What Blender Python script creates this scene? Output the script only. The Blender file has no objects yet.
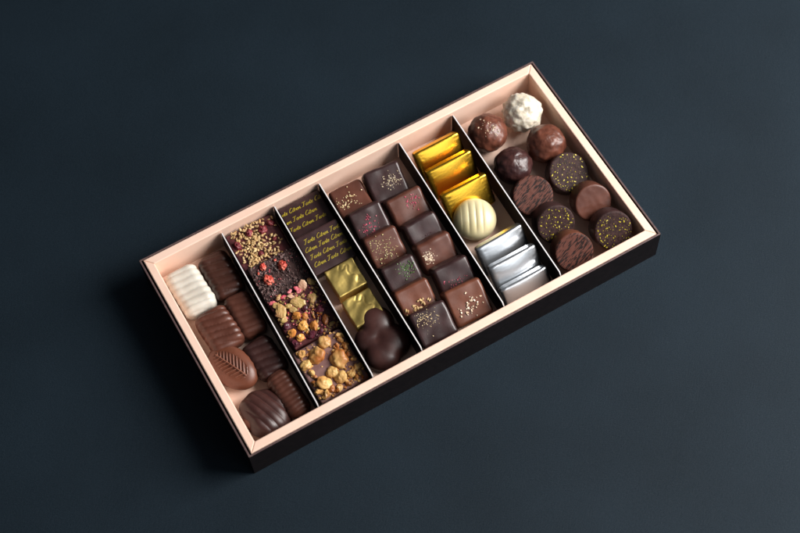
import bpy, math, random
from mathutils import Vector, Matrix, noise, Euler
random.seed(11)
MM = 0.001
sc = bpy.context.scene
COL = sc.collection
PI = math.pi

# ------------------------------------------------------------------ materials
def new_mat(name):
    m = bpy.data.materials.new(name); m.use_nodes = True
    nt = m.node_tree
    return m, nt, nt.nodes['Principled BSDF']

def mat(name, col, rough=0.4, metal=0.0, spec=0.5, col2=None, cscale=300, cdetail=4, cpos=(0.4, 0.6),
        bump=0.0, bscale=800, bdist=0.0002, stretch=None, rot=None, sss=0.0, sssr=(1, .6, .4), rand=0.0,
        coat=0.0, rvar=0.0, coat_rough=0.2):
    m, nt, b = new_mat(name)
    N = nt.nodes; L = nt.links
    b.inputs['Base Color'].default_value = (*col, 1)
    b.inputs['Roughness'].default_value = rough
    b.inputs['Metallic'].default_value = metal
    b.inputs['Specular IOR Level'].default_value = spec
    b.inputs['Coat Weight'].default_value = coat
    b.inputs['Coat Roughness'].default_value = coat_rough
    if sss:
        b.inputs['Subsurface Weight'].default_value = sss
        b.inputs['Subsurface Radius'].default_value = sssr
        b.inputs['Subsurface Scale'].default_value = 0.002
    tc = N.new('ShaderNodeTexCoord'); src = tc.outputs['Object']
    if rand:
        oi = N.new('ShaderNodeObjectInfo'); va = N.new('ShaderNodeVectorMath'); va.operation = 'MULTIPLY_ADD'
        va.inputs[1].default_value = (1, 1, 1)
        L.new(src, va.inputs[0]); L.new(oi.outputs['Random'], va.inputs[2]); src = va.outputs[0]
    if stretch or rot:
        mp = N.new('ShaderNodeMapping'); L.new(src, mp.inputs[0])
        mp.inputs['Scale'].default_value = stretch or (1, 1, 1)
        mp2 = mp
        if rot:
            mr = N.new('ShaderNodeMapping'); mr.inputs['Rotation'].default_value = rot
            L.new(src, mr.inputs[0]); L.new(mr.outputs[0], mp.inputs[0])
        src = mp2.outputs[0]
    if col2:
        n = N.new('ShaderNodeTexNoise'); n.inputs['Scale'].default_value = cscale; n.inputs['Detail'].default_value = cdetail
        L.new(src, n.inputs['Vector'])
        r = N.new('ShaderNodeValToRGB'); r.color_ramp.elements[0].position = cpos[0]; r.color_ramp.elements[1].position = cpos[1]
        r.color_ramp.elements[0].color = (*col, 1); r.color_ramp.elements[1].color = (*col2, 1)
        L.new(n.outputs['Fac'], r.inputs[0])
        out = r.outputs[0]
        if rand:
            hs = N.new('ShaderNodeHueSaturation'); mr_ = N.new('ShaderNodeMapRange')
            mr_.inputs['To Min'].default_value = 1 - rand; mr_.inputs['To Max'].default_value = 1 + rand
            L.new(oi.outputs['Random'], mr_.inputs['Value']); L.new(mr_.outputs[0], hs.inputs['Value'])
            L.new(out, hs.inputs['Color']); out = hs.outputs[0]
        L.new(out, b.inputs['Base Color'])
    if rvar:
        n3 = N.new('ShaderNodeTexNoise'); n3.inputs['Scale'].default_value = 130; n3.inputs['Detail'].default_value = 6
        L.new(tc.outputs['Object'], n3.inputs['Vector'])
        m3 = N.new('ShaderNodeMapRange'); m3.inputs['To Min'].default_value = rough - rvar; m3.inputs['To Max'].default_value = rough + rvar
        m3.inputs['From Min'].default_value = .3; m3.inputs['From Max'].default_value = .7
        L.new(n3.outputs['Fac'], m3.inputs['Value']); L.new(m3.outputs[0], b.inputs['Roughness'])
    if bump:
        n2 = N.new('ShaderNodeTexNoise'); n2.inputs['Scale'].default_value = bscale; n2.inputs['Detail'].default_value = 5
        L.new(src, n2.inputs['Vector'])
        bp = N.new('ShaderNodeBump'); bp.inputs['Strength'].default_value = bump; bp.inputs['Distance'].default_value = bdist
        L.new(n2.outputs['Fac'], bp.inputs['Height']); L.new(bp.outputs[0], b.inputs['Normal'])
    return m

M = {}
CH = dict(bump=.25, bscale=900, bdist=.0001, rvar=.07)
M['milk'] = mat('milk_chocolate', (.088, .029, .018), .40, col2=(.118, .041, .026), spec=.42, cscale=90, **CH)
M['milk_warm'] = mat('milk_chocolate_warm', (.118, .036, .018), .40, col2=(.152, .049, .026), cscale=90, **CH)
M['dark'] = mat('dark_chocolate', (.028, .0115, .0115), .38, col2=(.043, .0185, .0185), cscale=90, **CH)
M['dark_gloss'] = mat('dark_chocolate_glossy', (.036, .0125, .0105), .40, col2=(.058, .021, .017), cscale=90, **CH)
M['vein'] = mat('vein_highlight_chocolate', (.27, .11, .07), .5)  # paler colour painted on the leaf's vein ridges in place of highlights
M['mid'] = mat('brown_chocolate', (.055, .019, .012), .36, col2=(.075, .026, .017), cscale=90, **CH)
M['white'] = mat('white_chocolate', (.60, .55, .47), .42, sss=.2, col2=(.68, .64, .56), cscale=60, bump=.15, bscale=500, bdist=.0001)
M['ivory'] = mat('ivory_chocolate', (.60, .52, .29), .38, sss=.25, col2=(.68, .60, .37), cscale=60, bump=.1, bscale=500, bdist=.0001)
M['truffle_white'] = mat('sugared_white_coating', (.58, .51, .39), .55, sss=.15, col2=(.76, .70, .59), cscale=350, bump=.5, bscale=700, bdist=.0003)
M['truffle_milk'] = mat('rocky_milk_coating', (.095, .030, .018), .38, col2=(.15, .048, .028), cscale=200, bump=.3, bscale=500, bdist=.0002)
M['truffle_dark'] = mat('rocky_dark_coating', (.034, .012, .012), .36, col2=(.060, .022, .019), cscale=200, bump=.3, bscale=500, bdist=.0002)
M['cream'] = mat('pinkish_ganache_bar', (.17, .085, .078), .45, col2=(.24, .13, .115), cscale=120, bump=.3, bscale=600)
M['slabdark'] = mat('slab_dark_chocolate', (.030, .013, .013), .5, col2=(.065, .030, .026), cscale=350, bump=.5, bscale=600, bdist=.0004)
M['slabred'] = mat('slab_berry_chocolate', (.055, .012, .014), .42, col2=(.10, .022, .024), cscale=250, bump=.5, bscale=500, bdist=.0004)
M['seed'] = mat('sesame_seed', (.44, .26, .10), .5, col2=(.64, .45, .22), cscale=300, rand=.28)
M['nut'] = mat('roasted_hazelnut', (.62, .38, .13), .45, col2=(.36, .115, .022), cscale=190, cpos=(.42, .60), rand=.12, bump=.3, bscale=400, sss=.1)
M['nut_gold'] = mat('caramelised_nut', (.62, .30, .07), .38, col2=(.40, .12, .02), cscale=160, cpos=(.45, .65), rand=.15, bump=.3, bscale=400, sss=.1)
M['almond'] = mat('almond_skin', (.38, .13, .035), .45, col2=(.22, .065, .016), cscale=200, rand=.1, bump=.3)
M['pist'] = mat('pistachio', (.44, .34, .10), .45, col2=(.42, .20, .09), cscale=180, rand=.22, bump=.3, bscale=400)
M['slice'] = mat('almond_slice', (.62, .42, .26), .5, col2=(.45, .22, .14), cscale=200, rand=.1)
M['berry_red'] = mat('freeze_dried_berry', (.52, .055, .035), .42, col2=(.72, .20, .13), cscale=500, cpos=(.45, .7), bump=.6, bscale=700, bdist=.0005, rand=.1)
M['berry_dark'] = mat('dark_raspberry', (.13, .008, .014), .5, col2=(.24, .03, .035), cscale=500, bump=.8, bscale=600, bdist=.0006)
M['cran'] = mat('dried_cranberry', (.055, .008, .016), .35, col2=(.11, .02, .035), cscale=250, bump=.5, bscale=350, bdist=.0006)
M['rose'] = mat('pink_petal', (.50, .06, .09), .5, col2=(.72, .2, .22), cscale=300, rand=.2)
M['nib'] = mat('cocoa_nib', (.06, .032, .03), .5, col2=(.17, .105, .095), cscale=400, rand=.5, bump=.5)
M['cream_flake'] = mat('cream_flake', (.74, .62, .38), .5, col2=(.62, .44, .22), cscale=400, rand=.2)
M['pale_flake'] = mat('pale_flake', (.66, .56, .40), .5, col2=(.5, .38, .24), cscale=400, rand=.25)
M['pink_flake'] = mat('pink_flake', (.52, .10, .15), .5, col2=(.36, .03, .07), cscale=400, rand=.3)
M['olive_flake'] = mat('olive_flake', (.38, .33, .12), .5, col2=(.5, .4, .2), cscale=400, rand=.3)
M['green_flake'] = mat('green_flake', (.055, .11, .025), .5, col2=(.10, .17, .05), cscale=400, rand=.3)
M['gold_fleck'] = mat('yellow_fleck', (.40, .30, .015), .5, col2=(.52, .44, .03), cscale=500, rand=.25)
M['salt'] = mat('sugar_flake', (.78, .66, .50), .35, col2=(.66, .48, .32), cscale=400, rand=.1)
M['gold'] = mat('gold_foil', (1.0, .57, .055), .27, metal=1, bump=.05, bscale=45, bdist=.0004)
M['gold_dull'] = mat('dull_gold_foil', (.82, .62, .20), .5, metal=1, bump=.2, bscale=130, bdist=.0006)
M['silver'] = mat('silver_foil', (.90, .93, .96), .30, metal=1, bump=.04, bscale=45, bdist=.0004)
M['peach'] = mat('peach_card', (.87, .60, .47), .62, col2=(.90, .64, .51), cscale=60, bump=.25, bscale=1500, bdist=.0001)
M['box'] = mat('dark_brown_card', (.0048, .003, .0034), .5, spec=.25, col2=(.007, .0045, .005), cscale=300, bump=.2, bscale=1500, bdist=.00008)
M['box_edge'] = mat('worn_card_edge', (.085, .05, .05), .5, col2=(.12, .075, .07), cscale=300)
M['div'] = mat('black_card', (.003, .0022, .0025), .4, spec=.2)
M['div_edge'] = mat('cut_card_edge', (.80, .78, .78), .5)
M['print'] = mat('yellow_cocoa_print', (.40, .31, .015), .5, col2=(.30, .22, .01), cscale=700)

# streaked chocolate
def streak_mat(name, a, b_, ang, thr=(.44, .52)):
    m, nt, b = new_mat(name); N = nt.nodes; L = nt.links
    tc = N.new('ShaderNodeTexCoord')
    mr = N.new('ShaderNodeMapping'); mr.inputs['Rotation'].default_value = (0, 0, ang)
    L.new(tc.outputs['Object'], mr.inputs[0])
    mp = N.new('ShaderNodeMapping'); mp.inputs['Scale'].default_value = (190, 1150, 120)
    L.new(mr.outputs[0], mp.inputs[0])
    n = N.new('ShaderNodeTexNoise'); n.inputs['Scale'].default_value = 1; n.inputs['Detail'].default_value = 2
    n.inputs['Distortion'].default_value = .5
    L.new(mp.outputs[0], n.inputs['Vector'])
    r = N.new('ShaderNodeValToRGB'); r.color_ramp.elements[0].position = thr[0]; r.color_ramp.elements[1].position = thr[1]
    r.color_ramp.elements[0].color = (*b_, 1); r.color_ramp.elements[1].color = (*a, 1)
    L.new(n.outputs['Fac'], r.inputs[0]); L.new(r.outputs[0], b.inputs['Base Color'])
    bp = N.new('ShaderNodeBump'); bp.inputs['Strength'].default_value = .6; bp.inputs['Distance'].default_value = .0004
    L.new(r.outputs[0], bp.inputs['Height']); L.new(bp.outputs[0], b.inputs['Normal'])
    b.inputs['Roughness'].default_value = .6; b.inputs['Specular IOR Level'].default_value = .2
    return m
M['streak'] = streak_mat('streaked_chocolate_face', (.105, .036, .025), (.014, .006, .005), -.35, (.45, .50))
M['rough_dark'] = mat('grainy_dark_face', (.022, .010, .009), .6, spec=.18, col2=(.046, .021, .019), cscale=700, bump=.6, bscale=900, bdist=.0003)

# table: woven dark blue-grey paper
def table_mat():
    m, nt, b = new_mat('dark_blue_paper'); N = nt.nodes; L = nt.links
    tc = N.new('ShaderNodeTexCoord')
    n1 = N.new('ShaderNodeTexNoise'); n1.inputs['Scale'].default_value = 700; n1.inputs['Detail'].default_value = 6; n1.inputs['Roughness'].default_value = .7
    n2 = N.new('ShaderNodeTexNoise'); n2.inputs['Scale'].default_value = 9; n2.inputs['Detail'].default_value = 5
    mp = N.new('ShaderNodeMapping'); mp.inputs['Scale'].default_value = (1, 3.2, 1); mp.inputs['Rotation'].default_value = (0, 0, -.5)
    L.new(tc.outputs['Object'], mp.inputs[0]); L.new(mp.outputs[0], n1.inputs['Vector']); L.new(tc.outputs['Object'], n2.inputs['Vector'])
    r = N.new('ShaderNodeValToRGB'); r.color_ramp.elements[0].color = (.0045, .0102, .0158, 1); r.color_ramp.elements[1].color = (.0106, .0208, .0312, 1)
    r.color_ramp.elements[0].position = .36; r.color_ramp.elements[1].position = .66
    mx = N.new('ShaderNodeMath'); mx.operation = 'MULTIPLY_ADD'; mx.inputs[1].default_value = .6
    m2 = N.new('ShaderNodeMath'); m2.operation = 'MULTIPLY'; m2.inputs[1].default_value = .4
    L.new(n2.outputs['Fac'], m2.inputs[0]); L.new(n1.outputs['Fac'], mx.inputs[0]); L.new(m2.outputs[0], mx.inputs[2])
    L.new(mx.outputs[0], r.inputs[0]); L.new(r.outputs[0], b.inputs['Base Color'])
    bp = N.new('ShaderNodeBump'); bp.inputs['Strength'].default_value = .8; bp.inputs['Distance'].default_value = .0004
    L.new(n1.outputs['Fac'], bp.inputs['Height']); L.new(bp.outputs[0], b.inputs['Normal'])
    b.inputs['Roughness'].default_value = .6
    b.inputs['Specular IOR Level'].default_value = .15
    return m
M['table'] = table_mat()

# ------------------------------------------------------------------ mesh helpers (all in mm)
def mk(name, verts, faces, mats, parent=None, smooth=True, fmat=None):
    me = bpy.data.meshes.new(name)
    me.from_pydata([(v[0]*MM, v[1]*MM, v[2]*MM) for v in verts], [], faces)
    if not isinstance(mats, (list, tuple)): mats = [mats]
    for m in mats: me.materials.append(m)
    if fmat:
        for p in me.polygons: p.material_index = fmat(p)
    for p in me.polygons: p.use_smooth = smooth
    me.update()
    o = bpy.data.objects.new(name, me); COL.objects.link(o)
    if parent: o.parent = parent
    return o

def tag(o, label, cat, group=None):
    o['label'] = label; o['category'] = cat
    if group: o['group'] = group
    return o

def axis_vals(h, r, k, m):
    vals = []
    for i in range(m): vals.append(-h + r*(1 - math.tan((1 - i/m)*PI/4)))
    for i in range(k+1): vals.append(-(h-r) + 2*(h-r)*i/k)
    for i in range(m-1, -1, -1): vals.append(h - r*(1 - math.tan((1 - i/m)*PI/4)))
    return vals

def rbox(sx, sy, sz, r, k=8, m=4, disp=None, rz=None):
    """rounded box standing on z=0; returns verts, faces"""
    h = (sx/2, sy/2, sz/2)
    r = min(r, *[a*.98 for a in h])
    ax = [axis_vals(a, r, k, m) for a in h]
    verts = []; key = {}; faces = []
    def vid(p):
        kk = tuple(round(c, 4) for c in p)
        if kk in key: return key[kk]
        q = Vector([max(-(h[i]-r), min(h[i]-r, p[i])) for i in range(3)])
        d = Vector(p) - q
        n = d.normalized()
        w = q + n*r
        if disp:
            dv = disp(w + Vector((0, 0, h[2])), n)
            w = w + (dv if isinstance(dv, Vector) else n*dv)
        verts.append(w + Vector((0, 0, h[2]))); key[kk] = len(verts)-1
        return key[kk]
    for a in range(3):
        b, c = (a+1) % 3, (a+2) % 3
        for s in (-1, 1):
            A, B = ax[b], ax[c]
            for i in range(len(A)-1):
                for j in range(len(B)-1):
                    quad = []
                    for (u, v) in ((A[i], B[j]), (A[i+1], B[j]), (A[i+1], B[j+1]), (A[i], B[j+1])):
                        p = [0, 0, 0]; p[a] = s*h[a]; p[b] = u; p[c] = v
                        quad.append(vid(p))
                    if s < 0: quad.reverse()
                    faces.append(quad)
    return verts, faces

def fn(v, s): return noise.noise(Vector(v)*s)

def wob(seed, amp, s):
    off = Vector((seed*7.3, seed*3.1, seed*1.7))
    return lambda p, n: amp*noise.noise(p*s + off)

def revolve(prof, seg=64, disp=None):
    """prof: list of (r,z) from bottom pole to top pole"""
    verts = []; faces = []
    rings = []
    for (r, z) in prof:
        if r < 1e-6:
            verts.append(Vector((0, 0, z))); rings.append([len(verts)-1]*seg); continue
        ids = []
        for i in range(seg):
            t = 2*PI*i/seg
            verts.append(Vector((r*math.cos(t), r*math.sin(t), z))); ids.append(len(verts)-1)
        rings.append(ids)
    if disp: verts = [disp(v) for v in verts]
    for a, b in zip(rings, rings[1:]):
        for i in range(seg):
            j = (i+1) % seg
            f = []
            for q in (a[i], a[j], b[j], b[i]):
                if q not in f: f.append(q)
            if len(f) > 2: faces.append(f)
    return verts, faces

def dome(Rf, Hf, rings=60, seg=96, base=1.5):
    """star-shaped outline Rf(theta), height Hf(x,y,s) over it; short side wall down to z=0"""
    verts = []; faces = []
    ids = []
    for k in range(rings+1):
        s = k/rings
        if k == 0:
            verts.append(Vector((0, 0, Hf(0, 0, 0)))); ids.append([0]*seg); continue
        row = []
        for i in range(seg):
            t = 2*PI*i/seg; R = Rf(t)*math.sin(s*PI/2)
            x, y = R*math.cos(t), R*math.sin(t)
            verts.append(Vector((x, y, Hf(x, y, math.sin(s*PI/2))))); row.append(len(verts)-1)
        ids.append(row)
    for fr, z in ((1.0, base*.4), (.96, 0)):
        row = []
        for i in range(seg):
            t = 2*PI*i/seg; R = Rf(t)*fr
            verts.append(Vector((R*math.cos(t), R*math.sin(t), z))); row.append(len(verts)-1)
        ids.append(row)
    for a, b in zip(ids, ids[1:]):
        for i in range(seg):
            j = (i+1) % seg; f = []
            for q in (a[i], b[i], b[j], a[j]):
                if q not in f: f.append(q)
            if len(f) > 2: faces.append(f)
    verts.append(Vector((0, 0, 0))); c = len(verts)-1
    for i in range(seg): faces.append([ids[-1][(i+1) % seg], ids[-1][i], c])
    return verts, faces

def rot(tx=0, ty=0, tz=0):
    return Euler((math.radians(tx), math.radians(ty), math.radians(tz)), 'XYZ').to_matrix()

def place(o, world, local, tx=0, ty=0, tz=0):
    """put local point (mm) of o at world point (mm)"""
    R = rot(tx, ty, tz)
    w = Vector(world) - R @ Vector(local)
    o.rotation_euler = R.to_euler()
    o.location = w*MM
    return o

FLOOR = 6.2      # top of the tray's floor

# lowest vertex sits on the tray floor (never below)
def settle(o, extra=0.0):
    R = o.rotation_euler.to_matrix()
    zmin = min((R @ v.co).z for v in o.data.vertices)
    o.location.z = FLOOR*MM - zmin + extra*MM

# ------------------------------------------------------------------ small toppings (shared meshes)
POOL = {}
def pool_mesh(kind, m, make, n=4):
    k = (kind, m.name)
    if k not in POOL:
        out = []
        for i in range(n):
            v, f = make(i)
            me = bpy.data.meshes.new(kind)
            me.from_pydata([tuple(c*MM for c in q) for q in v], [], f)
            me.materials.append(m)
            for p in me.polygons: p.use_smooth = len(f) > 130 or kind == 'seed'
            out.append(me)
        POOL[k] = out
    return random.choice(POOL[k])

def lump(seed, sx=1, sy=1, sz=.7, amp=.18, fr=1.2, seg=20, rings=12, crease=0):
    prof = [(math.sin(PI*i/rings), -math.cos(PI*i/rings)) for i in range(rings+1)]
    prof[0] = (0, -1); prof[-1] = (0, 1)
    off = Vector((seed*5.1, seed*2.3, seed*9.7))
    def d(v):
        k = 1 + amp*noise.noise(v*fr + off)*1.6 + amp*.5*noise.noise(v*fr*2.7 + off)
        if crease: k -= crease*math.exp(-(v.x*6)**2)*max(0, v.z)
        return Vector((v.x*sx*k, v.y*sy*k, v.z*sz*k))
    return revolve(prof, seg, d)

def shard(seed):
    rnd = random.Random(seed*13+5)
    pts = []
    n = 5
    for i in range(n):
        t = 2*PI*i/n + rnd.uniform(-.3, .3); r = rnd.uniform(.55, 1)
        pts.append((r*math.cos(t), r*math.sin(t)*.7))
    v = [Vector((x, y, -.18)) for x, y in pts] + [Vector((x*.8, y*.8, .2)) for x, y in pts]
    f = [list(range(n))[::-1], list(range(n, 2*n))] + [[i, (i+1) % n, n+(i+1) % n, n+i] for i in range(n)]
    return v, f

def seedm(seed):
    def d(v):
        w = 1 - .35*v.x
        return Vector((v.x*1.0, v.y*.56*w, v.z*.36*w))
    rings = 8
    prof = [(math.sin(PI*i/rings), -math.cos(PI*i/rings)) for i in range(rings+1)]
    prof[0] = (0, -1); prof[-1] = (0, 1)
    v, f = revolve(prof, 12, lambda p: Vector((p.z, p.x, p.y)))
    return [d(q) for q in v], f

def bit(name, kind, m, make, parent, x, y, z, size, rz=None, tilt=25, sxyz=(1, 1, 1)):
    o = bpy.data.objects.new(name, pool_mesh(kind, m, make))
    COL.objects.link(o); o.parent = parent
    o.location = Vector((x, y, z))*MM
    o.rotation_euler = (math.radians(random.uniform(-tilt, tilt)), math.radians(random.uniform(-tilt, tilt)),
                        random.uniform(0, 2*PI) if rz is None else rz)
    o.scale = (size*sxyz[0], size*sxyz[1], size*sxyz[2])
    return o

def sprinkle(parent, name, m, cx, cy, rx, ry, n, top, size=(.4, .8), kind='shard', lim=10.3, dense=.5):
    """n countable bits scattered round (cx,cy) on the flat top of a chocolate"""
    size = (size[0]*1.0, size[1]*1.15)
    for _ in range(n):
        for t in range(20):
            x = random.gauss(cx, rx*dense); y = random.gauss(cy, ry*dense)
            if abs(x) < lim and abs(y) < lim: break
        s = random.uniform(*size)
        bit(name, kind, m, shard if kind == 'shard' else seedm, parent, x, y, top + s*.12, s)

# ------------------------------------------------------------------ the table
tb = mk('table_surface', [(-3000, -3000, -1.6), (3000, -3000, -1.6), (3000, 3000, -1.6), (-3000, 3000, -1.6)], [[0, 1, 2, 3]], M['table'], smooth=False)
tb['kind'] = 'structure'

# ------------------------------------------------------------------ box
H = 28.3
def prism(poly, z0, z1, bev=0.0):
    """closed prism over a convex polygon; optional small top bevel (two steps)"""
    n = len(poly)
    c = Vector((sum(p[0] for p in poly)/n, sum(p[1] for p in poly)/n))
    rows = [(0, z0), (0, z1)]
    if bev: rows = [(0, z0), (0, z1-bev), (bev*.3, z1-bev*.3), (bev, z1)]
    v = []
    def inset(d):
        out = []
        for i in range(n):
            p0, p1, p2 = Vector(poly[i-1]), Vector(poly[i]), Vector(poly[(i+1) % n])
            e1 = (p1-p0).normalized(); e2 = (p2-p1).normalized()
            n1 = Vector((-e1.y, e1.x)); n2 = Vector((-e2.y, e2.x))
            b = (n1+n2); b = b/b.length
            out.append(p1 + b*(d/max(.3, b.dot(n1))))
        return out
    for d, z in rows:
        for p in (inset(d) if d else [Vector(q) for q in poly]): v.append((p[0], p[1], z))
    f = [list(range(n))[::-1]]
    for r in range(len(rows)-1):
        for i in range(n):
            j = (i+1) % n
            f.append([r*n+i, r*n+j, (r+1)*n+j, (r+1)*n+i])
    f.append([(len(rows)-1)*n+i for i in range(n)])
    return v, f

def empty(name, loc=(0, 0, 0)):
    o = bpy.data.objects.new(name, None); COL.objects.link(o); o.location = Vector(loc)*MM; o.empty_display_size = .01
    return o

OX, OY, TH = 150.0, 78.0, 1.15
box = empty('gift_box')
tag(box, 'open dark brown rectangular cardboard gift box standing on the dark blue surface', 'box')
v, f = prism([(-OX+TH, -OY+TH), (OX-TH, -OY+TH), (OX-TH, OY-TH), (-OX+TH, OY-TH)], -1.4, -.4)
mk('bottom_panel', v, f, M['box'], box, smooth=False)
edge = lambda p: 1 if p.normal.z > .2 else 0
g = .06
zt = H - .5
for nm, poly in (('long_side', [(-OX+g, -OY), (OX-g, -OY), (OX-TH-g, -OY+TH), (-OX+TH+g, -OY+TH)]),
                 ('long_side', [(OX-g, OY), (-OX+g, OY), (-OX+TH+g, OY-TH), (OX-TH-g, OY-TH)]),
                 ('short_side', [(-OX, OY-g), (-OX, -OY+g), (-OX+TH, -OY+TH+g), (-OX+TH, OY-TH-g)]),
                 ('short_side', [(OX, -OY+g), (OX, OY-g), (OX-TH, OY-TH-g), (OX-TH, -OY+TH+g)])):
    v, f = prism(poly, -1.5, zt, .18)
    mk(nm, v, f, [M['box'], M['box_edge']], box, smooth=False, fmat=edge)

# peach tray
TX, TY, IX, IY = 147.6, 76.4, 142.3, 70.6
tray = empty('tray', (0, 0, 1.3))
tag(tray, 'peach card tray with thick hollow walls sitting inside the dark brown box', 'tray')
v, f = prism([(-IX+.1, -IY+.1), (IX-.1, -IY+.1), (IX-.1, IY-.1), (-IX+.1, IY-.1)], 0.05, FLOOR-1.3)
mk('tray_floor', v, f, M['peach'], tray, smooth=False)
g = .012
for nm, poly in (('long_wall', [(-TX+g, -TY), (TX-g, -TY), (IX-g, -IY), (-IX+g, -IY)]),
                 ('long_wall', [(TX-g, TY), (-TX+g, TY), (-IX+g, IY), (IX-g, IY)]),
                 ('short_wall', [(-TX, TY-g), (-TX, -TY+g), (-IX, -IY+g), (-IX, IY-g)]),
                 ('short_wall', [(TX, -TY+g), (TX, TY-g), (IX, IY-g), (IX, -IY+g)])):
    v, f = prism(poly, .1, H-1.3, .6)
    mk(nm, v, f, M['peach'], tray, smooth=False)

# dividers
DIV = [(-94.3, -97.4, 'first thin black divider from the left end of the box, right of the ridged chocolates'),
       (-55.4, -58.6, 'second thin black divider from the left, between the nut slabs and the printed squares'),
       (-21.8, -23.2, 'third thin black divider from the left, between gold squares and the sprinkled bonbons'),
       (39.4, 37.0, 'fourth thin black divider from the left, between sprinkled bonbons and the foil tablets'),
       (81.3, 79.6, 'fifth thin black divider from the left, between foil tablets and the round truffles')]
for xb, xf, lab in DIV:
    yb, yf = IY-.25, -IY+.25
    zt_, t = 20.7, .34
    prof = [(yf, .3), (yb, .3), (yb, zt_-2.2), (yb-1.6, zt_), (yf+3.2, zt_), (yf+.6, zt_-3.6), (yf, zt_-3.8)]
    def xx(y): return xf + (xb-xf)*(y-yf)/(yb-yf)
    n = len(prof)
    vv = [(xx(y)-t, y, z+0.0) for y, z in prof] + [(xx(y)+t, y, z) for y, z in prof]
    ff = [list(range(n))[::-1], list(range(n, 2*n))] + [[i, (i+1) % n, n+(i+1) % n, n+i] for i in range(n)]
    x0 = (xb+xf)/2
    vv = [(a-x0, b, c) for a, b, c in vv]
    o = mk('divider', vv, [q[::-1] for q in ff], [M['div'], M['div_edge']], smooth=False, fmat=lambda p: 1 if abs(p.normal.x) < .5 else 0)
    import bmesh
    bm = bmesh.new(); bm.from_mesh(o.data); bmesh.ops.recalc_face_normals(bm, faces=bm.faces); bm.to_mesh(o.data); bm.free()
    o.location = (x0*MM, 0, (FLOOR-.25)*MM)
    tag(o, lab, 'divider', 'thin black dividers standing across the tray')

# ------------------------------------------------------------------ column 1: ridged chocolates
def ridge_disp(A, pitch, skew, hz, seed, sharp=.8, phase=0, sidefade=.35):
    w = wob(seed, .35, .12)
    def d(p, n):
        u = (p.y + skew*p.x + .8*noise.noise(Vector((p.x*.12, p.y*.1, seed))))/pitch + phase
        r = abs(math.cos(PI*u))**sharp
        up = max(0, n.z) + sidefade*math.sqrt(n.x*n.x + n.y*n.y)
        return n*(A*(r-.6)*min(1, up) + w(p, n))
    return d

def ridged(name, mk_mat, label, cat, x, y, sx, sy, sz, rz, A, pitch, skew, seed, r=7, tx=0, ty=0, sharp=.8):
    vv, ff = rbox(sx, sy, sz, r, k=26, m=8, disp=ridge_disp(A, pitch, skew, sz, seed, sharp))
    vv = [Vector((q.x, q.y, max(q.z, 0) if q.z < .5 else q.z)) for q in vv]
    o = mk(name, vv, ff, mk_mat)
    place(o, (x, y, 14), (0, 0, sz), tx, ty, rz); settle(o)
    tag(o, label, cat, 'ridged chocolates in the left compartment')
    return o

ridged('ridged_chocolate', M['white'], 'white ridged chocolate bar in the upper left corner of the box', 'chocolate', -129.6, 47.6, 23, 35.5, 15, 3, .85, 5.0, .12, 1, r=6)
ridged('ridged_chocolate', M['mid'], 'dark ridged chocolate beside the white bar, at the back against the first divider', 'chocolate', -107.2, 47.5, 21.5, 33.5, 14, 0, 1.1, 5.6, .28, 2, r=6)
ridged('ridged_chocolate', M['milk'], 'milk chocolate ridged bar directly in front of the white bar', 'chocolate', -125.9, 13.0, 23.5, 31, 14.5, 4, 1.1, 4.9, .25, 3, r=6)
ridged('ridged_chocolate', M['milk'], 'smooth brown chocolate block with faint ridges, second along the first divider', 'chocolate', -106.8, 14.6, 18.5, 32, 13.5, 0, .6, 4.6, .2, 4, r=5)
ridged('ridged_chocolate', M['dark_gloss'], 'small nearly black ridged chocolate right of the leaf chocolate', 'chocolate', -109.6, -18.4, 21, 28.5, 12.5, 5, .8, 5.2, .25, 5, r=5.5)
ridged('ridged_chocolate', M['milk'], 'brown finely ribbed bar at the front beside the first divider', 'chocolate', -108.4, -48.5, 16.5, 34.5, 13.5, 4, .6, 3.3, .0, 6, r=6.5, tx=2)

# leaf chocolate
def leaf_h(x, y, s):
    h = 7.2*(max(0, 1 - s**3.6))**.55 + .8
    return h + leaf_vein(x, y)[0]
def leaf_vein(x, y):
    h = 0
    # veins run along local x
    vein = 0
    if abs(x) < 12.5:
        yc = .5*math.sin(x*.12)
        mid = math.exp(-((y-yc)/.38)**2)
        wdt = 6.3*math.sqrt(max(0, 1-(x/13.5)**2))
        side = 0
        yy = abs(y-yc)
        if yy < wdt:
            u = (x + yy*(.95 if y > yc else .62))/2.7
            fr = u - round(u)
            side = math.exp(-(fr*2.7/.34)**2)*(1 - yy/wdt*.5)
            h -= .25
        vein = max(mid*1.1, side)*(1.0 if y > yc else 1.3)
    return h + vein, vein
a_, b_ = 18.6, 12.4
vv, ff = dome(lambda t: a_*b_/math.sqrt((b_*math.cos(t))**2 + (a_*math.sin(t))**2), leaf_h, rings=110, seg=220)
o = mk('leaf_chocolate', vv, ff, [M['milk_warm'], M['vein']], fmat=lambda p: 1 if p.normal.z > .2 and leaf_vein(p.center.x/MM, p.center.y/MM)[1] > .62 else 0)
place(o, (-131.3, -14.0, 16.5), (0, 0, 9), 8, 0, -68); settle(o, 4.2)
tag(o, 'oval milk chocolate embossed with a leaf, beside the left wall', 'chocolate')

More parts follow.
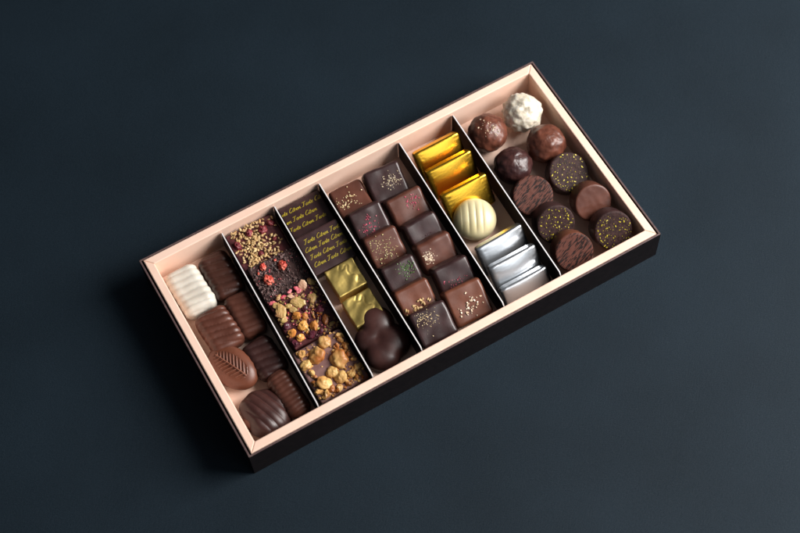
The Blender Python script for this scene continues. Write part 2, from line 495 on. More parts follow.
# shell chocolate: fluted dome on a milk base
shell = empty('shell_chocolate', (-128.6, -52.3, FLOOR))
tag(shell, 'large dark fluted dome chocolate on a milk base in the front left corner', 'chocolate')
def shell_R(t):
    dt = (t - math.radians(172) + PI) % (2*PI) - PI
    return 17.8 + .3*math.cos(9*t) - 1.2*max(0, math.sin(t)) - 5.0*math.exp(-(dt/.55)**2)
def shell_h(x, y, s):
    h = 8.5*(max(0, 1 - s**2.8))**.55 + .6
    u = (x*.95 + y*.1)/5.2 + .06*y*abs(x)/14*.3
    return h + .95*(abs(math.cos(PI*u))**.8 - .6)*min(1, (1-s**4)*1.5)*(.4+.6*max(0, min(1, (y+15)/16)))
vv, ff = dome(shell_R, shell_h, rings=70, seg=160)
o = mk('fluted_dome', vv, ff, M['dark_gloss'], shell)
place(o, (1.0, .6, 6.0), (0, 0, 0), 4, 12, 14)
def nb(p):
    k = 1 + .03*noise.noise(p*.3)
    return Vector((p.x*k, p.y*k, p.z))
vv, ff = revolve([(0, 0), (6.6, 0), (7.8, .8), (8.2, 3), (8.2, 7), (7.6, 9.5), (5.6, 11), (3, 11.5), (0, 11.6)], 64, nb)
o = mk('milk_base', vv, ff, M['milk_warm'], shell)
o.location = Vector((-5.3, .6, 0.2))*MM; o.rotation_euler = (.02, .03, 0)

# ------------------------------------------------------------------ column 2: topped slabs
def slab(label, x, y, sx, sy, m, seed, tx=0, ty=0, tz=0, sz=10.5, lift=1.0):
    ww = wob(seed, .7, .11); w2 = wob(seed+5, .25, .5)
    vv, ff = rbox(sx, sy, sz, 1.6, k=22, m=3, disp=lambda p, n: n*(ww(p, n)+w2(p, n)))
    o = mk('slab_chocolate', vv, ff, m)
    place(o, (x, y, 15), (0, 0, sz), tx, ty, tz); settle(o, lift)
    tag(o, label, 'chocolate', 'topped chocolate slabs stacked along the second compartment')
    return o, sz
def bits_on(o, sz, world_list, off=(0, 0)):
    """turn world x,y (mm) to the slab's local x,y"""
    R = o.rotation_euler.to_matrix().inverted()
    for it in world_list:
        w = Vector((it[0], it[1], 17))*MM - o.location
        l = R @ w
        yield (l.x/MM, l.y/MM) + tuple(it[2:])

SX = 35.2
s1, z1 = slab('slab covered with sesame seeds and dark raspberry pieces against the back wall', -76.1, 53.3, SX, 32, M['slabred'], 1, tx=4)
RAS = [(-89.2, 58.7, 34), (-78.5, 63.4, 30), (-69.5, 61.3, 38), (-62.5, 62.9, 28), (-78.3, 46.5, 20), (-65.5, 51.7, 18)]
occ = []
for x, y, r in bits_on(s1, z1, RAS):
    y = min(y, 14.5)
    bit('raspberry_piece', 'raspberry', M['berry_dark'], lambda i: lump(i, 1, .8, .6, .35, 2.6, 24, 16), s1, x, y, z1+.6, r/6.66/1.53*.9)
    occ.append((x, y, 2.6*r/34))
cnt = 0
while cnt < 98:
    x, y = random.triangular(-16.6, 16.6, -3), random.uniform(-15.2, 15.4)
    if any((x-a)**2+(y-b)**2 < c*c for a, b, c in occ): continue
    if x > 6 and random.random() < .35: continue
    if any((x-a)**2+(y-b)**2 < 1.3 for a, b, c in occ if c < .5): continue
    occ.append((x, y, .45))
    bit('sesame_seed', 'seed', M['seed'], seedm, s1, x, y, z1+random.uniform(.3, 1.1), random.uniform(1.15, 1.55), tilt=35)
    cnt += 1
# the rest of the seeds pressed in the slab, one uncountable layer
vv = []; ff = []
sv, sf = seedm(0)
for _ in range(200):
    x, y = min(16.6, random.triangular(-16.6, 16.6, -6)), random.uniform(-15.3, 15.5)
    if any((x-a)**2+(y-b)**2 < c*c for a, b, c in occ if c > .5): continue
    e = Euler((random.uniform(-.5, .5), random.uniform(-.5, .5), random.uniform(0, 6.28))).to_matrix()
    s = random.uniform(.9, 1.3); b0 = len(vv)
    for q in sv: vv.append(e @ (q*s) + Vector((x, y, z1+random.uniform(0, .35))))
    for q in sf: ff.append([k+b0 for k in q])
ss = mk('seed_layer', vv, ff, M['seed'], s1); ss['kind'] = 'stuff'

s2, z2 = slab('dark slab with three red berry pieces and cocoa nibs, second from the back', -74.5, 23.5, SX, 33, M['slabdark'], 2, tx=5, tz=-1)
for x, y, r in bits_on(s2, z2, [(-81.9, 36.4, 26), (-70.4, 31.2, 36), (-83.2, 26.6, 38), (-86.7, 33.6, 10), (-72.8, 36.8, 10)]):
    bit('berry_piece', 'berry', M['berry_red'], lambda i: lump(i, 1, .85, .55, .35, 2.4, 28, 18, crease=.35), s2, x, y, z2+1.0, r/6.66/1.53*.95)
for _ in range(95):
    bit('cocoa_nib', 'nib', M['nib'], lambda i: lump(i, 1, .7, .6, .5, 1.6, 10, 8), s2, random.uniform(-16.8, 16.8), random.uniform(-15.8, 15.8), z2+random.uniform(0, .6), random.uniform(.5, 1.3))
for _ in range(22):
    bit('petal_flake', 'shard', M['rose'], shard, s2, random.gauss(-8, 6) if random.random() < .7 else random.uniform(-16, 16), random.uniform(-14, 13), z2+random.uniform(.5, 1.1), random.uniform(.4, .9))

def crumb_layer(parent, m, n, hx, hy, z, smin, smax, name='crumb_layer', ok=None):
    vv = []; ff = []
    for _ in range(n):
        x, y = random.uniform(-hx, hx), random.uniform(-hy, hy)
        if ok and not ok(x, y): continue
        cv, cf = CR[random.randrange(len(CR))]
        e = Euler((random.uniform(0, 6), random.uniform(0, 6), random.uniform(0, 6))).to_matrix()
        sc_ = random.uniform(smin, smax); b0 = len(vv); zz = z + random.uniform(-.1, .5)
        for q in cv: vv.append(e @ (q*sc_) + Vector((x, y, zz)))
        for q in cf: ff.append([k+b0 for k in q])
    o = mk(name, vv, ff, m, parent, smooth=False); o['kind'] = 'stuff'
    return o
CR = [lump(i, 1, .75, .6, .5, 1.4, 7, 5) for i in range(6)]
crumb_layer(s2, M['nib'], 420, 17, 16, z2, .35, .95)
crumb_layer(s2, M['rose'], 26, 16, 15, z2+.4, .25, .55, 'berry_crumbs')

s3, z3 = slab('slab crowded with pistachios, golden nuts and dried berries, third from the back', -74.0, -7.8, SX, 35.5, M['slabred'], 3, tx=5)
MIX = [(-79.5, -5.6, 36, 'n'), (-75.0, -8.3, 26, 'n'), (-79.3, -13.4, 40, 'n'), (-72.7, -16.4, 38, 'n'), (-64.5, -16.4, 36, 'a'), (-87.5, -14.4, 34, 'n'), (-84.2, -19.4, 34, 'n'), (-86.8, 2.4, 52, 'p'), (-80.9, 3.2, 28, 'p'), (-74.7, 2.4, 50, 'p'), (-75.5, 8.1, 36, 's'), (-66.3, 11.0, 44, 's'), (-60.1, 11.1, 30, 'p'), (-64.7, 0.5, 38, 'p'), (-83.4, 11.4, 24, 'p'), (-80.6, 10.3, 22, 'r'), (-70.6, 11.1, 24, 'r'), (-75.2, 11.8, 20, 'r'), (-89.1, 10.0, 22, 'r'), (-70.0, 8.8, 20, 'r'), (-64.6, -8.5, 36, 'd'), (-88.0, -8.6, 34, 'd'), (-77.6, -21.4, 34, 'd'), (-88.6, -21.6, 26, 'd'), (-87.8, -3.8, 30, 'p'), (-79.0, -0.4, 26, 'p'), (-72.2, -3.2, 24, 'd'), (-70.9, -22.0, 22, 'd'), (-87.3, 7.6, 28, 'p'), (-62.2, -21.2, 20, 'p')]
KM = {'n': ('golden_nut', 'nut_gold', (1, .85, .62)), 'a': ('almond', 'almond', (1.15, .75, .6)), 'p': ('pistachio', 'pist', (1, .72, .36)),
      's': ('almond_slice', 'slice', (1, .75, .32)), 'r': ('petal_piece', 'rose', (1, .7, .45)), 'd': ('dried_berry', 'cran', (1, .85, .55))}
for x, y, r, k in bits_on(s3, z3, MIX):
    nm, mm, sh = KM[k]
    bit(nm, nm, M[mm], (lambda sh, k: (lambda i: lump(i+ord(k), *sh, .34, 1.1, 11, 8)))(sh, k), s3, x, y, z3+.5, r/6.66/1.53*(.96 if k == 'p' else .90), tilt=18, rz=(math.radians(70) if k == 'a' else None))
for _ in range(40):
    bit('nut_crumb', 'crumb', M['pist'], lambda i: lump(i, 1, .7, .6, .5, 1.6, 10, 8), s3, random.uniform(-17, 17), random.uniform(-17, 17), z3+random.uniform(0, .5), random.uniform(.5, 1.2))
for _ in range(26):
    bit('petal_piece', 'shard', M['rose'], shard, s3, random.uniform(-16, 12), random.uniform(0, 17) if random.random() < .7 else random.uniform(-16, 0), z3+random.uniform(.4, 1.2), random.uniform(.6, 1.3))

crumb_layer(s3, M['pist'], 150, 17, 17, z3, .4, 1.3, ok=lambda x, y: y > -2 or x > 8)
crumb_layer(s3, M['nut_gold'], 60, 15, 17, z3, .4, 1.1, 'nut_crumbs', ok=lambda x, y: y < 6)
crumb_layer(s3, M['rose'], 60, 16, 17, z3+.3, .35, .9, 'petal_crumbs', ok=lambda x, y: y > -4)
crumb_layer(s3, M['cran'], 90, 17, 17, z3, .5, 1.3, 'berry_crumbs')

s4, z4 = slab('slab topped with halved roasted hazelnuts at the front of its row', -77.0, -46.2, SX, 38.0, M['cream'], 4, tx=5, tz=1)
HAZ = [(-81.8, -36.6, 50), (-89.4, -30.8, 30), (-90.6, -38.8, 35), (-73.0, -31.0, 38), (-70.4, -45.4, 54), (-78.5, -51.1, 34), (-75.4, -56.5, 36), (-86.0, -54.9, 44), (-91.3, -52.4, 24), (-84.4, -60.1, 28), (-91.7, -58.2, 28), (-88.7, -62.4, 30), (-79.1, -62.2, 28), (-73.3, -62.2, 24), (-67.9, -57.9, 28), (-62.9, -55.5, 26), (-62.7, -31.2, 24), (-63.3, -34.7, 22), (-62.3, -39.4, 26), (-67.3, -37.5, 22), (-63.2, -45.6, 20), (-62.3, -49.8, 18), (-66.8, -61.7, 22), (-63.5, -60.0, 18), (-81.8, -63.1, 20), (-89.6, -44.8, 24), (-89.1, -48.4, 16)]
for x, y, r in bits_on(s4, z4, HAZ):
    big = r > 33
    bit('hazelnut', 'hazel_big' if big else 'hazel_small', M['nut'],
        (lambda i: lump(i+2, 1, .9, .6, .15, 1.5, 40, 28, crease=.10)) if big else (lambda i: lump(i+9, 1, .78, .72, .42, 1.0, 9, 7)),
        s4, x, y, z4+(.9 if big else .5), r/5.92/1.53*(1.05 if big else .95), tilt=22)
for _ in range(34):
    x, y = random.uniform(-5, 16.5), random.uniform(-17, 16)
    if x < 3 and y > -4: continue
    bit('nut_crumb', 'hcrumb', M['nut'], lambda i: lump(i, 1, .7, .65, .5, 1.6, 12, 9), s4, x, y, z4+random.uniform(.1, .6), random.uniform(.6, 1.6))

crumb_layer(s4, M['nut'], 170, 17, 18.5, z4, .4, 1.25, ok=lambda x, y: not (x < 2 and -6 < y < 12) or random.random() < .15)

# ------------------------------------------------------------------ column 3: printed squares, gold squares, hazelnut cluster
STROKES = {
 'T': (.62, [[(.02, .86), (.10, .98), (.32, .94), (.62, 1.02)], [(.36, .95), (.30, .5), (.20, .08), (.08, .0), (.0, .08)]]),
 'C': (.60, [[(.56, .84), (.46, .98), (.26, .86), (.10, .52), (.10, .18), (.24, .0), (.44, .06), (.58, .22)]]),
 'a': (.42, [[(.34, .42), (.22, .48), (.06, .32), (.04, .10), (.14, .0), (.26, .12), (.36, .44), (.32, .12), (.40, .02), (.48, .1)]]),
 'r': (.32, [[(.02, .10), (.12, .46), (.16, .36), (.30, .46), (.28, .10), (.36, .02)]]),
 't': (.26, [[(.16, .82), (.08, .2), (.12, .02), (.26, .08)], [(.0, .52), (.28, .56)]]),
 'e': (.36, [[(.06, .20), (.26, .30), (.26, .46), (.12, .42), (.04, .16), (.14, .0), (.34, .12)]]),
 'i': (.20, [[(.08, .46), (.06, .1), (.12, .02), (.2, .1)], [(.13, .64), (.15, .70)]]),
 'o': (.36, [[(.18, .46), (.04, .26), (.08, .02), (.22, .04), (.30, .28), (.20, .46), (.34, .40)]]),
 'n': (.42, [[(.02, .44), (.06, .02)], [(.06, .26), (.20, .46), (.28, .40), (.26, .08), (.36, .02), (.44, .1)]]),
 ' ': (.30, [])}
def smooth_line(pts, n=4):
    out = []
    P_ = [pts[0]] + list(pts) + [pts[-1]]
    for i in range(1, len(P_)-2):
        p0, p1, p2, p3 = [Vector(q) for q in P_[i-1:i+3]]
        for k in range(n):
            t = k/n
            out.append(.5*((2*p1) + (-p0+p2)*t + (2*p0-5*p1+4*p2-p3)*t*t + (-p0+3*p1-3*p2+p3)*t**3))
    out.append(Vector(pts[-1]))
    return out
def write_line(text, x0, y0, em, xlim, vv, ff, zbase, slope=0, lw=.10):
    x = x0
    zc = [0]
    for ch in text:
        adv, strokes = STROKES[ch]
        for st in strokes:
            pts = [Vector((x + (p.x + .30*p.y)*em*1.22, y0 + p.y*em)) for p in smooth_line(st)]
            pts = [p for p in pts if xlim[0] < p.x < xlim[1]]
            if len(pts) < 2: continue
            zc[0] += .004
            b0 = len(vv)
            for i, p in enumerate(pts):
                d = (pts[min(i+1, len(pts)-1)] - pts[max(i-1, 0)])
                if d.length < 1e-9: d = Vector((1, 0))
                d.normalize()
                wl = lw*em*(.65 + .5*abs(d.y))*.6
                nn = Vector((-d.y, d.x))*wl
                z = zbase + zc[0] % .05
                vv.append(Vector((p.x+nn.x, p.y+nn.y, z))); vv.append(Vector((p.x-nn.x, p.y-nn.y, z)))
            for i in range(len(pts)-1):
                a = b0+2*i
                ff.append([a, a+1, a+3, a+2])
        x += adv*em*1.08*1.22
def printed(label, x, y, sx, sy, sz, tx, lines, em, tz=0, lift=0):
    vv, ff = rbox(sx, sy, sz, 1.1, k=10, m=4, disp=lambda p, n: 0)
    o = mk('printed_chocolate', vv, ff, M['dark'])
    place(o, (x, y, 14), (0, 0, sz), tx, 0, tz); settle(o, lift)
    tv, tf = [], []
    for y0, x0, s in lines:
        write_line(s, x0, y0, em, (-sx/2+.9, sx/2-.9), tv, tf, sz+.05)
    mk('lettering', tv, tf, M['print'], o, smooth=False)
    tag(o, label, 'chocolate', 'dark squares printed with yellow script')
    return o
printed('dark printed square with three lines of yellow script, against the back wall', -38.7, 55.0, 31.0, 28.5, 11, 6,
        [(7.6, -18.8, 'Tarte Citron Tarte Citron'), (1.2, -20.0, 'Citron Tarte Citron'), (-5.2, -15.8, 'Tarte Citron Tarte')], 3.05, lift=.5)
printed('dark printed square with four lines of yellow script, beside the gold squares', -39.6, 28.2, 31.0, 28.5, 11, 14,
        [(7.8, -11.5, 'Tarte Citron Tarte'), (2.4, -13.6, 'Citron Tarte Citron'), (-3.2, -12.8, 'Tarte Citron Tarte'), (-8.8, -13.0, 'Citron Tarte Citron')], 3.05, lift=.3)

def foil_square(label, x, y, s, sz, tx, ty, tz, seed, lift=0):
    def d(p, n):
        c = .8*noise.noise(Vector((p.x*.11, p.y*.11, seed*3)))
        # folded creases across the wrapper
        c += .45*noise.noise(Vector(((p.x+p.y)*.10, (p.x-p.y)*.16, seed*5.5))) - .35*math.exp(-((p.x*.5+p.y*.2-2+noise.noise(p*.2)*3)/.5)**2)
        e = max(abs(p.x), abs(p.y))
        return n*(c*(1 if n.z > .3 else .5) + .05*noise.noise(p*.7 + Vector((seed, 0, 0))))
    vv, ff = rbox(s, s, sz, 1.0, k=34, m=3, disp=d)
    o = mk('foil_square', vv, ff, M['gold_dull'])
    place(o, (x, y, 15), (0, 0, sz), tx, ty, tz); settle(o, lift)
    tag(o, label, 'chocolate', 'dull gold foil squares')
    return o
foil_square('dull gold foil square directly in front of the printed squares', -38.8, 3.0, 21, 11, 3, -3, 0, 1, 1)
foil_square('dull gold foil square partly under the dark lobed chocolate', -39.6, -21.0, 21, 11, -2, -4, 0, 2, 0)

LOBES = [(2.2, 10.0, 11.4, 8.2), (5.4, -5.4, 11.6, 8.6), (-4.8, -9.6, 11.8, 8.2), (-8.0, 2.8, 9.0, 6.6)]
def lobR(t):
    d = Vector((math.cos(t), math.sin(t))); best = 0
    acc = 0
    for x, y, r, h in LOBES:
        c = Vector((x, y)); b = d.dot(c); disc = b*b - c.dot(c) + r*r
        if disc > 0:
            acc = max(acc, b + math.sqrt(disc))
    return acc
_LT = [lobR(2*PI*i/360) for i in range(360)]
def lobRs(t):
    i = t/(2*PI)*360
    w = [math.exp(-(k/5)**2) for k in range(-10, 11)]
    return sum(_LT[int(i+k) % 360]*ww for k, ww in zip(range(-10, 11), w))/sum(w)
def lobH(x, y, s):
    tot = 0
    for a, b, r, h in LOBES:
        q = ((x-a)**2 + (y-b)**2)/(r*r*1.0)
        if q < 1: tot += (h*(1-q)**.42)**5.5
    base = 5.6*max(0, 1 - s**4)**.5
    return max(.3, (tot + base**5.5)**(1/5.5)) if s < 1 else .5
vv, ff = dome(lobRs, lobH, rings=64, seg=200)
o = mk('lobed_chocolate', vv, ff, M['dark_gloss'])
place(o, (-38.6, -43.0, 3), (0, 0, 0), 10, 0, 0); settle(o, .5)
tag(o, 'glossy dark chocolate of rounded lobes leaning over a gold foil square', 'chocolate')

# ------------------------------------------------------------------ column 4: twelve sprinkled bonbons
def bonbon(label, m, xb, yb, zb, tau, sx=24, sy=22.5, sz=12, tz=0, ty=0, seed=0, r=2.4):
    w = wob(seed, .55, .12); w2 = wob(seed+3, .10, .6)
    def d(p, n):
        foot = .5*math.exp(-(p.z/1.2)**2)*(1 if n.z > -.7 else 0)
        return n*(w(p, n)*(1 if n.z > .5 else .8) + w2(p, n)) + Vector((n.x, n.y, 0))*foot
    vv, ff = rbox(sx, sy, sz, r, k=12, m=6, disp=d)
    o = mk('filled_chocolate', vv, ff, m)
    if tau > 10: tau += 6
    place(o, (xb+.3, yb-1.4, zb), (0, sy/2-.8, sz), tau, ty, tz)
    z = o.location.z; settle(o)
    o.location.z = max(o.location.z, z) if z-o.location.z < .003 else z
    tag(o, label, 'chocolate', 'sprinkled filled chocolates in two leaning rows')
    return o
BT = 12
b = bonbon('flat milk chocolate bonbon with cream flakes in the back left of the bonbon rows', M['milk'], -7.5, 63.8, 17, 7, tz=-2, seed=1)
sprinkle(b, 'cream_flake', M['cream_flake'], -2.5, -1.5, 7, 6, 52, BT+.15, (.35, .95))
b = bonbon('dark chocolate bonbon with pale crumbs in the back right of the bonbon rows', M['dark'], 18.7, 60.8, 21, 17, 26, 23, tz=-4, seed=2)
sprinkle(b, 'pale_flake', M['pale_flake'], 3.8, -.5, 7.5, 6, 80, BT+.15, (.25, .7))
b = bonbon('dark bonbon with pink crumbs, second in the left bonbon row', M['dark'], -6.0, 38.9, 22, 24, seed=3, tz=-1)
sprinkle(b, 'pink_flake', M['pink_flake'], -2.5, -3.5, 7, 6, 56, BT+.15, (.3, .8))
sprinkle(b, 'pink_flake', M['pink_flake'], -.5, 4, 2, 2, 14, BT+.15, (.3, .8))
b = bonbon('milk bonbon with pink crumbs, second in the right bonbon row', M['milk'], 21.2, 34.6, 24, 26, 26, seed=4, tz=1)
sprinkle(b, 'pink_flake', M['pink_flake'], 3.5, 3.0, 5.5, 5, 50, BT+.15, (.3, .8))
b = bonbon('milk bonbon with olive green crumbs, third in the left bonbon row', M['milk'], -6.8, 16.6, 24, 30, seed=5)
sprinkle(b, 'olive_flake', M['olive_flake'], -1.5, 0, 8, 9, 70, BT+.15, (.3, .75))
sprinkle(b, 'cream_flake', M['cream_flake'], 0, -1, 12, 10, 24, BT+.15, (.25, .7))
b = bonbon('plain dark bonbon nearly without topping, third in the right bonbon row', M['dark'], 20.8, 12.2, 23.5, 30, seed=6, tz=2)
sprinkle(b, 'pale_flake', M['cran'], -1, -3, 5, 4, 16, BT+.1, (.25, .5))
b = bonbon('dark bonbon with bright green crumbs, fourth in the left bonbon row', M['dark'], -7.3, -7.2, 23, 27, seed=7)
sprinkle(b, 'green_flake', M['green_flake'], 4.0, 4.0, 7.5, 5, 75, BT+.15, (.35, .85))
b = bonbon('milk bonbon with a white sugar cluster on its left, fourth in the right row', M['milk'], 20.5, -5.0, 25, 33, 25.5, seed=8, tz=-1, r=3.2)
sprinkle(b, 'white_flake', M['salt'], -7.2, .5, 5.5, 6.5, 95, BT+.1, (.25, .75), dense=.42)
b = bonbon('milk bonbon with sesame seeds along its front edge, fifth in the left row', M['milk_warm'], -8.2, -26.4, 23.5, 28, 24.5, seed=9, tz=-1)
sprinkle(b, 'sesame_seed', M['seed'], -2.5, -5.0, 10, 6.5, 30, BT+.25, (.9, 1.25), kind='seed')
b = bonbon('dark bonbon with a few pink crumbs, fifth in the right bonbon row', M['dark'], 21.6, -25.6, 24, 31, 25, seed=10, tz=-1)
sprinkle(b, 'pink_flake', M['pink_flake'], -1.0, -3.0, 7, 5, 40, BT+.15, (.25, .7))
b = bonbon('dark bonbon with golden crumbs at the front of the left bonbon row', M['dark'], -7.0, -44.4, 21.5, 20, 25.5, 24, seed=11, tz=-2)
sprinkle(b, 'gold_crumb', M['cream_flake'], -3.5, 5.5, 9, 8, 90, BT+.15, (.22, .6))
b = bonbon('large milk bonbon with pale sesame flakes at the front of the right row', M['milk_warm'], 19.8, -42.6, 24, 22, 26.5, 25, seed=12, tz=-3)
sprinkle(b, 'sesame_flake', M['salt'], .5, -3.5, 9, 7, 36, BT+.2, (.5, 1.3), lim=11)

# ------------------------------------------------------------------ column 5: foil tablets and white dome
def tablet(label, m, xm, yr, zr, tau, seed, group, tz=0, sx=35.0, sy=23, sz=6.0):
    def d(p, n):
        w = .08*noise.noise(Vector((p.x*.07, p.y*.1, seed*3.3)))
        fold = 0
        ex = sx/2 - abs(p.x)
        if ex < 6: fold = .10*noise.noise(Vector((p.x*.4, p.y*.5, seed)))
        return n*(w + fold + .03*noise.noise(p*1.0))
    vv, ff = rbox(sx, sy, sz, 1.5, k=40, m=5, disp=d)
    # pinch the wrapped ends a little, crown the face
    out = []
    for q in vv:
        if q.z > sz*.6: q.z += 1.3*(1-(2*q.x/sx)**2)*(1-(2*q.y/sy)**2*.8)
    for q in vv:
        ex = sx/2 - abs(q.x); k = max(0, 1-ex/3.5)
        out.append(Vector((q.x, q.y*(1-.05*k), sz/2 + (q.z-sz/2)*(1-.25*k*k))))
    o = mk('foil_tablet', out, ff, m)
    place(o, (xm, yr-.6, zr), (0, sy/2-.3, sz), tau+9, 0, tz)
    tag(o, label, 'chocolate', group)
    settle(o)
    return o
GG = 'gold foil tablets leaning in a row'; GS = 'silver foil tablets leaning in a row'
tablet('gold foil tablet nearest the back wall', M['gold'], 60.3, 56.2, 22, 42, 1, GG)
tablet('middle gold foil tablet of the three', M['gold'], 60.2, 39.6, 22, 44, 2, GG)
tablet('gold foil tablet touching the white dome chocolate', M['gold'], 59.8, 19.3, 22, 42, 3, GG)
tablet('silver foil tablet nearest the white dome chocolate', M['silver'], 59.6, -25.6, 22, 42, 4, GS, tz=2)
tablet('middle silver foil tablet of the three', M['silver'], 59.3, -42.2, 22, 42, 5, GS)
tablet('silver foil tablet against the front wall of the tray', M['silver'], 58.9, -57.4, 21, 44, 6, GS, sy=16.5)

def dome_h(x, y, s):
    h = 9.5*(max(0, 1 - s**2.2))**.5 + 1
    if abs(x) < 9.5:
        u = x/4.6
        k = abs(math.sin(PI*(u)))**.7
        h -= .62*(1-k)*max(0, 1-((abs(x))/9.8)**4)*max(0, 1-(y/12)**4)
    return h
vv, ff = dome(lambda t: 14.3, dome_h, rings=90, seg=150, base=3)
vv = [Vector((q.x, q.y, q.z+4)) if q.z > 0.01 else Vector((q.x*.96, q.y*.96, 0)) for q in vv]
o = mk('dome_chocolate', vv, ff, M['ivory'])
place(o, (56.0, -2.0, 10), (0, 0, 7), 14, 3, -26); settle(o, .5)
tag(o, 'round ivory dome chocolate with four grooves between gold and silver tablets', 'chocolate')

# ------------------------------------------------------------------ column 6: truffles and discs
def truffle(label, m, x, y, r, seed, nb, bh, bw, cat='truffle', spiky=1.0, squash=.92):
    rnd = random.Random(seed)
    dirs = []
    while len(dirs) < nb:
        d = Vector((rnd.gauss(0, 1), rnd.gauss(0, 1), rnd.gauss(0, 1))).normalized()
        if all(d.angle(q[0]) > bw*.85 for q in dirs) or rnd.random() < .12: dirs.append((d, rnd.uniform(.5, 1.15)*bh, rnd.uniform(.8, 1.25)*bw))
    rings = 70
    prof = [(math.sin(PI*i/rings), -math.cos(PI*i/rings)) for i in range(rings+1)]
    prof[0] = (0, -1); prof[-1] = (0, 1)
    def d(v):
        n = v.normalized(); k = 0
        for q, h, w in dirs:
            c = n.dot(q)
            if c > .6:
                a = math.acos(min(1, c))/w
                if spiky > 1: k = max(k, h*max(0, 1-a)**spiky)
                else: k += h*math.exp(-a*a*2.2)
        k += .35*noise.noise(n*4 + Vector((seed, 0, 0))) + .15*noise.noise(n*11)
        return n*(r+k)*1.0
    vv, ff = revolve(prof, 110, d)
    vv = [Vector((q.x, q.y, q.z*squash)) for q in vv]
    o = mk('truffle', vv, ff, m)
    o.location = Vector((x, y, 0))*MM; o.rotation_euler = (0, 0, seed)
    settle(o)
    tag(o, label, cat, 'round truffles in the right compartment')
    return o
t = truffle('glossy milk chocolate truffle topped with pale flakes beside the fifth divider', M['truffle_milk'], 96.6, 49.2, 13.2, 1, 34, .7, .30)
top = 11.9*2*.92*.5 + 11.0
for _ in range(40):
    a = random.gauss(.0, .33); c = random.gauss(-.25, .33)
    n = Vector((a, c, 1)).normalized()
    n.rotate(Euler((0, 0, -1)))
    p = Vector((n.x*13.6, n.y*13.6, n.z*13.6*.92))
    bit('salt_flake', 'shard', M['salt'], shard, t, p.x, p.y, p.z, random.uniform(.35, .95), tilt=20)
truffle('white truffle with a rough peaked coating in the back right corner', M['truffle_white'], 125.2, 50.6, 13.0, 2, 55, 1.7, .30, spiky=1.4)
truffle('milk chocolate truffle with a bumpy coating beside the right wall', M['truffle_milk'], 126.0, 21.8, 13.2, 3, 40, .85, .30)
truffle('dark chocolate truffle with a bumpy coating beside the fifth divider', M['truffle_dark'], 98.0, 18.6, 12.7, 4, 36, .8, .30)

def disc(label, side, face, x, y, z, tx, ty, r=11.8, h=12, seed=0, top_only=False, flecks=0, grain=False, rz=0):
    prof = [(0, 0), (r*.6, 0), (r-.9, 0), (r-.3, .3), (r, .9), (r, h*.5), (r, h-.9), (r-.25, h-.35), (r-.8, h-.03)]
    nr = 14
    for i in range(1, nr): prof.append(((r-.8)*(1-i/nr), h))
    prof.append((0, h))
    def d(v):
        rr = math.hypot(v.x, v.y); k = 1+.012*noise.noise(Vector((v.x*.15, v.y*.15, v.z*.15+seed*4)))
        dz = 0
        if v.z > h-.1: dz = .12*noise.noise(Vector((v.x*.35, v.y*.35, seed*3)))
        return Vector((v.x*k, v.y*k, v.z+dz))
    vv, ff = revolve(prof, 96, d)
    o = mk('disc_chocolate', vv, ff, [side, face], fmat=lambda p: 1 if p.center.z > (h-.45)*MM else 0)
    place(o, (x, y, z), (0, 0, h), tx, ty, rz); settle(o)
    tag(o, label, 'chocolate', 'disc chocolates leaning in two rows in the right compartment')
    occ_ = []
    for _ in range(flecks):
        for t in range(30):
            a = random.uniform(0, 2*PI); q = (r-1.0)*math.sqrt(random.random())
            px, py = q*math.cos(a), q*math.sin(a)
            if all((px-u)**2+(py-w)**2 > 1.6 for u, w in occ_): break
        occ_.append((px, py))
        s = random.choice([.35, .45, .65, .85, 1.2])*random.uniform(.85, 1.15)
        bit('yellow_fleck', 'fleck', M['gold_fleck'], shard, o, px, py, h+.12, s, tilt=12, sxyz=(1, .75, .6))
    return o
disc('flat lying disc chocolate with dark streaks, nearest the dark truffle', M['milk'], M['streak'], 96.2, -9.4, 20, 24, -4, r=13.7, seed=1)
disc('dark disc chocolate speckled with yellow flecks, nearest the milk truffle', M['dark'], M['rough_dark'], 126.0, -6.6, 20, 24, 0, r=13.7, seed=2, flecks=75)
disc('plain smooth milk chocolate disc against the right wall', M['milk'], M['milk'], 126.6, -35.0, 21.5, 43, -9, r=12.6, h=13, seed=3)
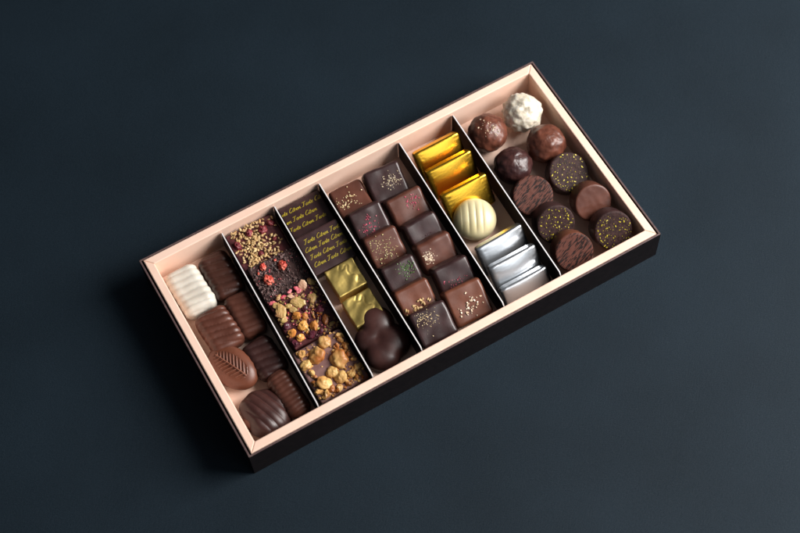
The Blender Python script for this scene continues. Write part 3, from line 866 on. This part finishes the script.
disc('dark disc chocolate speckled with yellow flecks, between two streaked discs', M['dark'], M['rough_dark'], 97.0, -36.4, 21, 43, -8, r=13, h=13.5, seed=4, flecks=62)
disc('leaning disc chocolate with dark streaks against the front wall', M['milk_warm'], M['streak'], 96.2, -59.4, 21.5, 41, -9, r=13, h=13, seed=5)
disc('dark disc chocolate speckled with yellow flecks in the front right corner', M['dark'], M['rough_dark'], 126.5, -59.0, 21, 42, -10, r=13.0, h=13.5, seed=6, flecks=72)

# ------------------------------------------------------------------ light
w = bpy.data.worlds.new('World'); sc.world = w; w.use_nodes = True
bg = w.node_tree.nodes['Background']; bg.inputs[0].default_value = (.85, .9, 1.0, 1); bg.inputs[1].default_value = .075

def area(name, loc, target, size, power, col, sizey=None):
    l = bpy.data.lights.new(name, 'AREA'); l.energy = power; l.color = col; l.size = size
    if sizey: l.shape = 'RECTANGLE'; l.size_y = sizey
    o = bpy.data.objects.new(name, l); COL.objects.link(o); o.location = loc
    d = Vector(target) - Vector(loc); o.rotation_euler = d.to_track_quat('-Z', 'Y').to_euler()
    return o
area('studio_softbox', (1.02, -.46, .84), (.03, 0, 0), .82, 45.0, (1.0, .965, .935), .82)
area('added_foil_fill', (.30, -.95, .66), (0, 0, 0), .48, 1.3, (.92, .96, 1.0), .42)  # weak fill added in front so the foil faces reflect something bright

# ------------------------------------------------------------------ camera
cam = bpy.data.cameras.new('camera'); co = bpy.data.objects.new('camera', cam); COL.objects.link(co)
Rc = Matrix(((0.86725288, 0.45700938, -0.19752183), (-0.49681392, 0.7685933, -0.40303879), (-0.03237856, 0.44766815, 0.89361337)))
co.matrix_world = Matrix.Translation((-0.20339025, -0.41380691, 0.91810346)) @ Rc.to_4x4()
cam.sensor_width = 36; cam.lens = 69.75; cam.clip_start = .02; cam.clip_end = 50
cam.dof.use_dof = True; cam.dof.focus_distance = 1.005; cam.dof.aperture_fstop = 7.1
sc.camera = co
sc.view_settings.view_transform = 'Standard'; sc.view_settings.look = 'None'
sc.view_settings.exposure = 0; sc.view_settings.gamma = 1
sc.render.resolution_x = 1024; sc.render.resolution_y = 682
